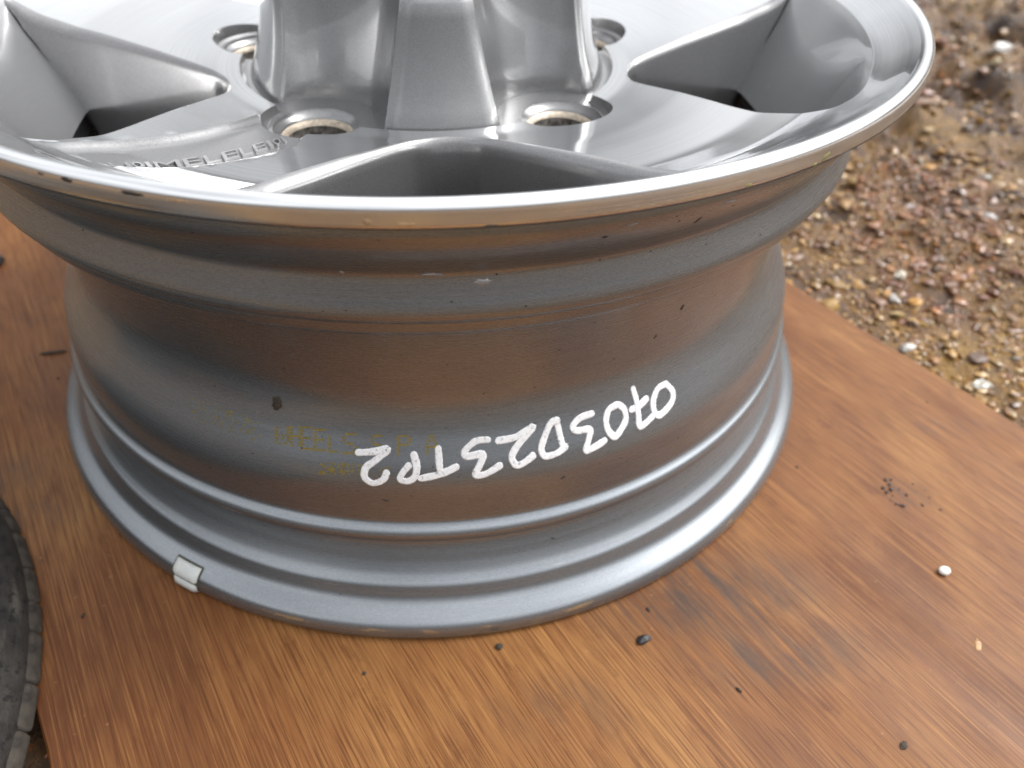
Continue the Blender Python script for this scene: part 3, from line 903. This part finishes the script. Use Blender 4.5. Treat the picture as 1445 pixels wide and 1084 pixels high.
# ------------------------------------------------------------------ tyre lying at the left edge of the board
TC = Vector((-1.772, -1.272, 0))
tyre = empty('tyre', 'worn dark rubber tyre lying flat at the left edge of the board', 'tyre', TC * S)
tp = [(.55, .0), (.50, .06), (.52, .16), (.60, .205), (.70, .212), (.745, .206), (.75, .196), (.757, .205), (.80, .196), (.845, .180), (.85, .171), (.857, .177), (.885, .164), (.89, .156), (.896, .161), (.922, .146), (.945, .128), (.950, .121), (.956, .122), (.985, .098), (1.006, .070), (1.018, .046), (1.020, .022), (1.010, .006), (.97, .0)]
lathe('sidewall', catmull(tp, 3), RUBBER, tyre, 220)
def block_mesh(wd):
    bm = bmesh.new()
    bmesh.ops.create_cube(bm, size=1)
    for v in bm.verts:
        x, y, z = v.co
        rr_ = (1.037 if z < 0 else 1.029) if y < 0 else .99
        zz_ = .046 if z > 0 else .0
        if y < 0 and z > 0: zz_ = .030
        a = x * wd
        v.co = Vector((rr_ * math.sin(a), -rr_ * math.cos(a), zz_)) * S
    bmesh.ops.bevel(bm, geom=bm.edges[:], offset=.012 * S, segments=3, affect='EDGES', profile=.6)
    me = bpy.data.meshes.new('tread_block'); bm.to_mesh(me); bm.free()
    me.polygons.foreach_set('use_smooth', [True] * len(me.polygons))
    me.materials.append(TREAD)
    return me
bms = [block_mesh(w) for w in (.085, .105, .07)]
a = 0.0; i = 0
while a < 2 * pi - .06:
    w = (.085, .105, .07)[i % 3]
    o = bpy.data.objects.new('tread_block', bms[i % 3]); COL.objects.link(o); o.parent = tyre
    o.rotation_euler.z = a + w / 2 + .09
    a += w + random.choice((.0015, .002, .003, .010)); i += 1

# ------------------------------------------------------------------ grit on the board
def lump(name, x, y, z0, sx, sy, sz, mat, seed, label, cat='grit', group=None, rot=0.0, rough=.35, sub=2, tone=None):
    bm = bmesh.new()
    bmesh.ops.create_icosphere(bm, subdivisions=sub, radius=1)
    for v in bm.verts:
        n = 1 + rough * mnoise.noise(v.co * 1.3 + Vector((seed * 3.7, 0, 0))) + rough * .5 * mnoise.noise(v.co * 3 + Vector((0, seed, 0)))
        v.co *= n
    zmin = min(v.co.z for v in bm.verts)
    for v in bm.verts:
        v.co = Vector((v.co.x * sx * S, v.co.y * sy * S, (v.co.z - zmin * .85) * sz * S))
    me = bpy.data.meshes.new(name); bm.to_mesh(me); bm.free()
    me.polygons.foreach_set('use_smooth', [rough < .45] * len(me.polygons))
    me.materials.append(mat)
    if tone:
        ca = me.color_attributes.new('tone', 'FLOAT_COLOR', 'POINT')
        ca.data.foreach_set('color', list((*tone, 1)) * len(me.vertices))
    o = bpy.data.objects.new(name, me); COL.objects.link(o)
    o.location = (x * S, y * S, z0 * S); o.rotation_euler.z = rot
    return tag(o, label, cat, group)
lump('pebble', 1.0565, -.9293, 0, .0125, .0105, .008, WHST, 1, 'tiny white pebble on the plywood right of the wheel', 'pebble', rough=.15, sub=3)
lump('grit_chip', .3684, -1.0309, 0, .014, .009, .005, COAL, 2, 'black angular chip on the plywood in front of the wheel', rot=.4, rough=1.0, sub=1)
lump('grit_chip', .0842, -1.0226, 0, .0075, .007, .004, SOIL, 3, 'small dark crumb close to the lower flange, directly in front of the wheel', rough=.4)
lump('grit_chip', .7917, -1.2715, 0, .009, .006, .002, SOIL, 4, 'brown crumb near the lower right corner of the plywood', rot=.8, rough=.6)
lump('amber_flake', 1.0376, -1.0966, 0, .007, .013, .0008, AMBER, 5, 'thin amber flake on the plywood below the white pebble', 'flake', rot=-.4, rough=.5)
lump('grit_chip', -1.397, .42, 0, .016, .02, .014, COAL, 6, 'black crumb at the far left edge of the picture', rough=.5)
lump('grit_sliver', -1.075, -.05, 0, .034, .0055, .004, SOIL, 7, 'dark sliver on the plywood against the left of the wheel', rot=.15, rough=.5)
for i in range(26):
    aa = random.uniform(0, 2 * pi); rr_ = .055 * math.sqrt(random.random())
    if random.random() < .7: rr_ = random.uniform(.035, .058)
    sz = random.choice((random.uniform(.0012, .0025), random.uniform(.002, .0058)))
    lump('grit_speck', 1.09 + rr_ * math.cos(aa) * 1.1, -.71 + rr_ * math.sin(aa) * .9, 0, sz, sz * random.uniform(.5, 1.6), sz * .4, COAL, 20 + i,
         'tiny black speck in the sooty patch on the plywood', 'grit', 'black specks of the sooty patch', rough=.4, sub=1)
for i in range(34):
    s_, w_ = random.uniform(-1.45, .6), random.uniform(-1.1, 1.0)
    x, y = bpt(s_, w_)
    if math.hypot(x, y) < 1.03 or (Vector((x, y)) - TC.xy).length < 1.06: continue
    sz = random.uniform(.002, .0042)
    lump('grit_speck', x, y, 0, sz * random.uniform(1, 2.2), sz, sz * .5, random.choice((SOIL, COAL, SOIL)), 60 + i,
         'stray dark speck of dirt on the bare plywood', 'grit', 'dirt specks scattered over the plywood', rot=random.uniform(0, 3), rough=.4, sub=1)

# ------------------------------------------------------------------ gravel
PAL = [((.42, .25, .07), 8), ((.50, .33, .11), 5), ((.32, .16, .05), 6), ((.21, .10, .045), 4), ((.58, .46, .27), 1.0), ((.70, .66, .56), .35), ((.55, .30, .05), 1.0), ((.27, .10, .05), 1.0), ((.15, .12, .10), 1.2), ((.33, .27, .21), 1.0)]
pc = [p[0] for p in PAL]; pw = np.array([p[1] for p in PAL]); pw = pw / pw.sum()
bmx = bmesh.new(); bmesh.ops.create_icosphere(bmx, subdivisions=1, radius=1)
unit = np.array([v.co[:] for v in bmx.verts]); uf = np.array([[v.index for v in f.verts] for f in bmx.faces]); bmx.free()
rng = np.random.default_rng(5)
VV, FF, CC = [], [], []
cnt = 0
def free_spot(x, y):
    w = x * nrm.x + y * nrm.y
    s = x * g.x + y * g.y
    return w > edge_w(s, 1) + .004 or w < edge_w(s, -1) - .004 or s > 3.12
while cnt < 18000:
    if rng.random() < .05:
        x, y = rng.uniform(-1.5, -.6), rng.uniform(-1.6, -.8)
    else:
        x, y = rng.uniform(.5, 4.8), rng.uniform(-1.3, 4.6)
        if rng.random() < .30: x, y = rng.uniform(.8, 2.4), rng.uniform(-.9, 1.2)
    if not free_spot(x, y): continue
    sz = min(.034, (.0052 + .0022 * min(1, max(0, y - .6))) * math.exp(abs(rng.normal(0, .62))))
    sc = sz * np.array([rng.uniform(.8, 1.6), rng.uniform(.7, 1.1), rng.uniform(.4, .8)])
    v = unit * (1 + rng.uniform(-.38, .30, (len(unit), 1))) * sc
    th = rng.uniform(0, 2 * pi); c_, s_ = math.cos(th), math.sin(th)
    v = np.c_[v[:, 0] * c_ - v[:, 1] * s_, v[:, 0] * s_ + v[:, 1] * c_, v[:, 2]]
    v += np.array([x, y, gz(x, y) + sc[2] * rng.uniform(-.2, .6)])
    VV.append(v); FF.append(uf + cnt * len(unit))
    patchy = mnoise.noise(Vector((x * 1.3, y * 1.3, 0)))
    colr = np.array(pc[rng.choice(len(pc), p=pw)]) * np.array([1.05, .93, .70]) * rng.uniform(.3, .75)
    if patchy > .10: colr = colr * np.array([.78, .56, .52])
    CC.append(np.tile(np.r_[np.clip(colr, 0, .85), 1], (len(unit), 1)))
    cnt += 1
gv = mk('gravel', np.vstack(VV), np.vstack(FF).tolist(), STONE, smooth=False)
ca = gv.data.color_attributes.new('tone', 'FLOAT_COLOR', 'POINT')
ca.data.foreach_set('color', np.vstack(CC).ravel())
tag(gv, 'mixed tan brown and grey gravel strewn over the soil', 'gravel', kind='stuff')

STN = [(1.533, -.313, .026, .016, (.74, .71, .62), 'pale cream stone by the plywood edge at the right of the picture'),
       (1.5525, .2247, .028, .018, (.76, .70, .55), 'largest pale stone on the gravel right of the barrel'),
       (1.4684, .1065, .022, .017, (.62, .60, .57), 'grey white stone just nearer than the largest pale stone'),
       (1.45, .02, .02, .014, (.60, .42, .16), 'yellow ochre stone near the plywood edge right of the barrel'),
       (1.3889, -.1438, .024, .017, (.66, .64, .60), 'light grey stone almost touching the plywood edge'),
       (1.5217, -.169, .02, .014, (.55, .30, .06), 'orange stone between the light grey and pale cream stones'),
       (2.1308, .6279, .03, .022, (.78, .76, .74), 'white stone on the reddish soil at the right'),
       (3.10, 2.2, .05, .03, (.76, .74, .70), 'white stone at the top right corner of the picture')]
for i, (x, y, a_, b_, c_, lab) in enumerate(STN):
    lump('stone', x, y, gz(x, y) - .004, a_, b_, b_ * .7, STONE, 200 + i, lab, 'stone', 'pale stones on the gravel', rot=i * .9, rough=.7, sub=2, tone=tuple(x * .6 for x in c_))
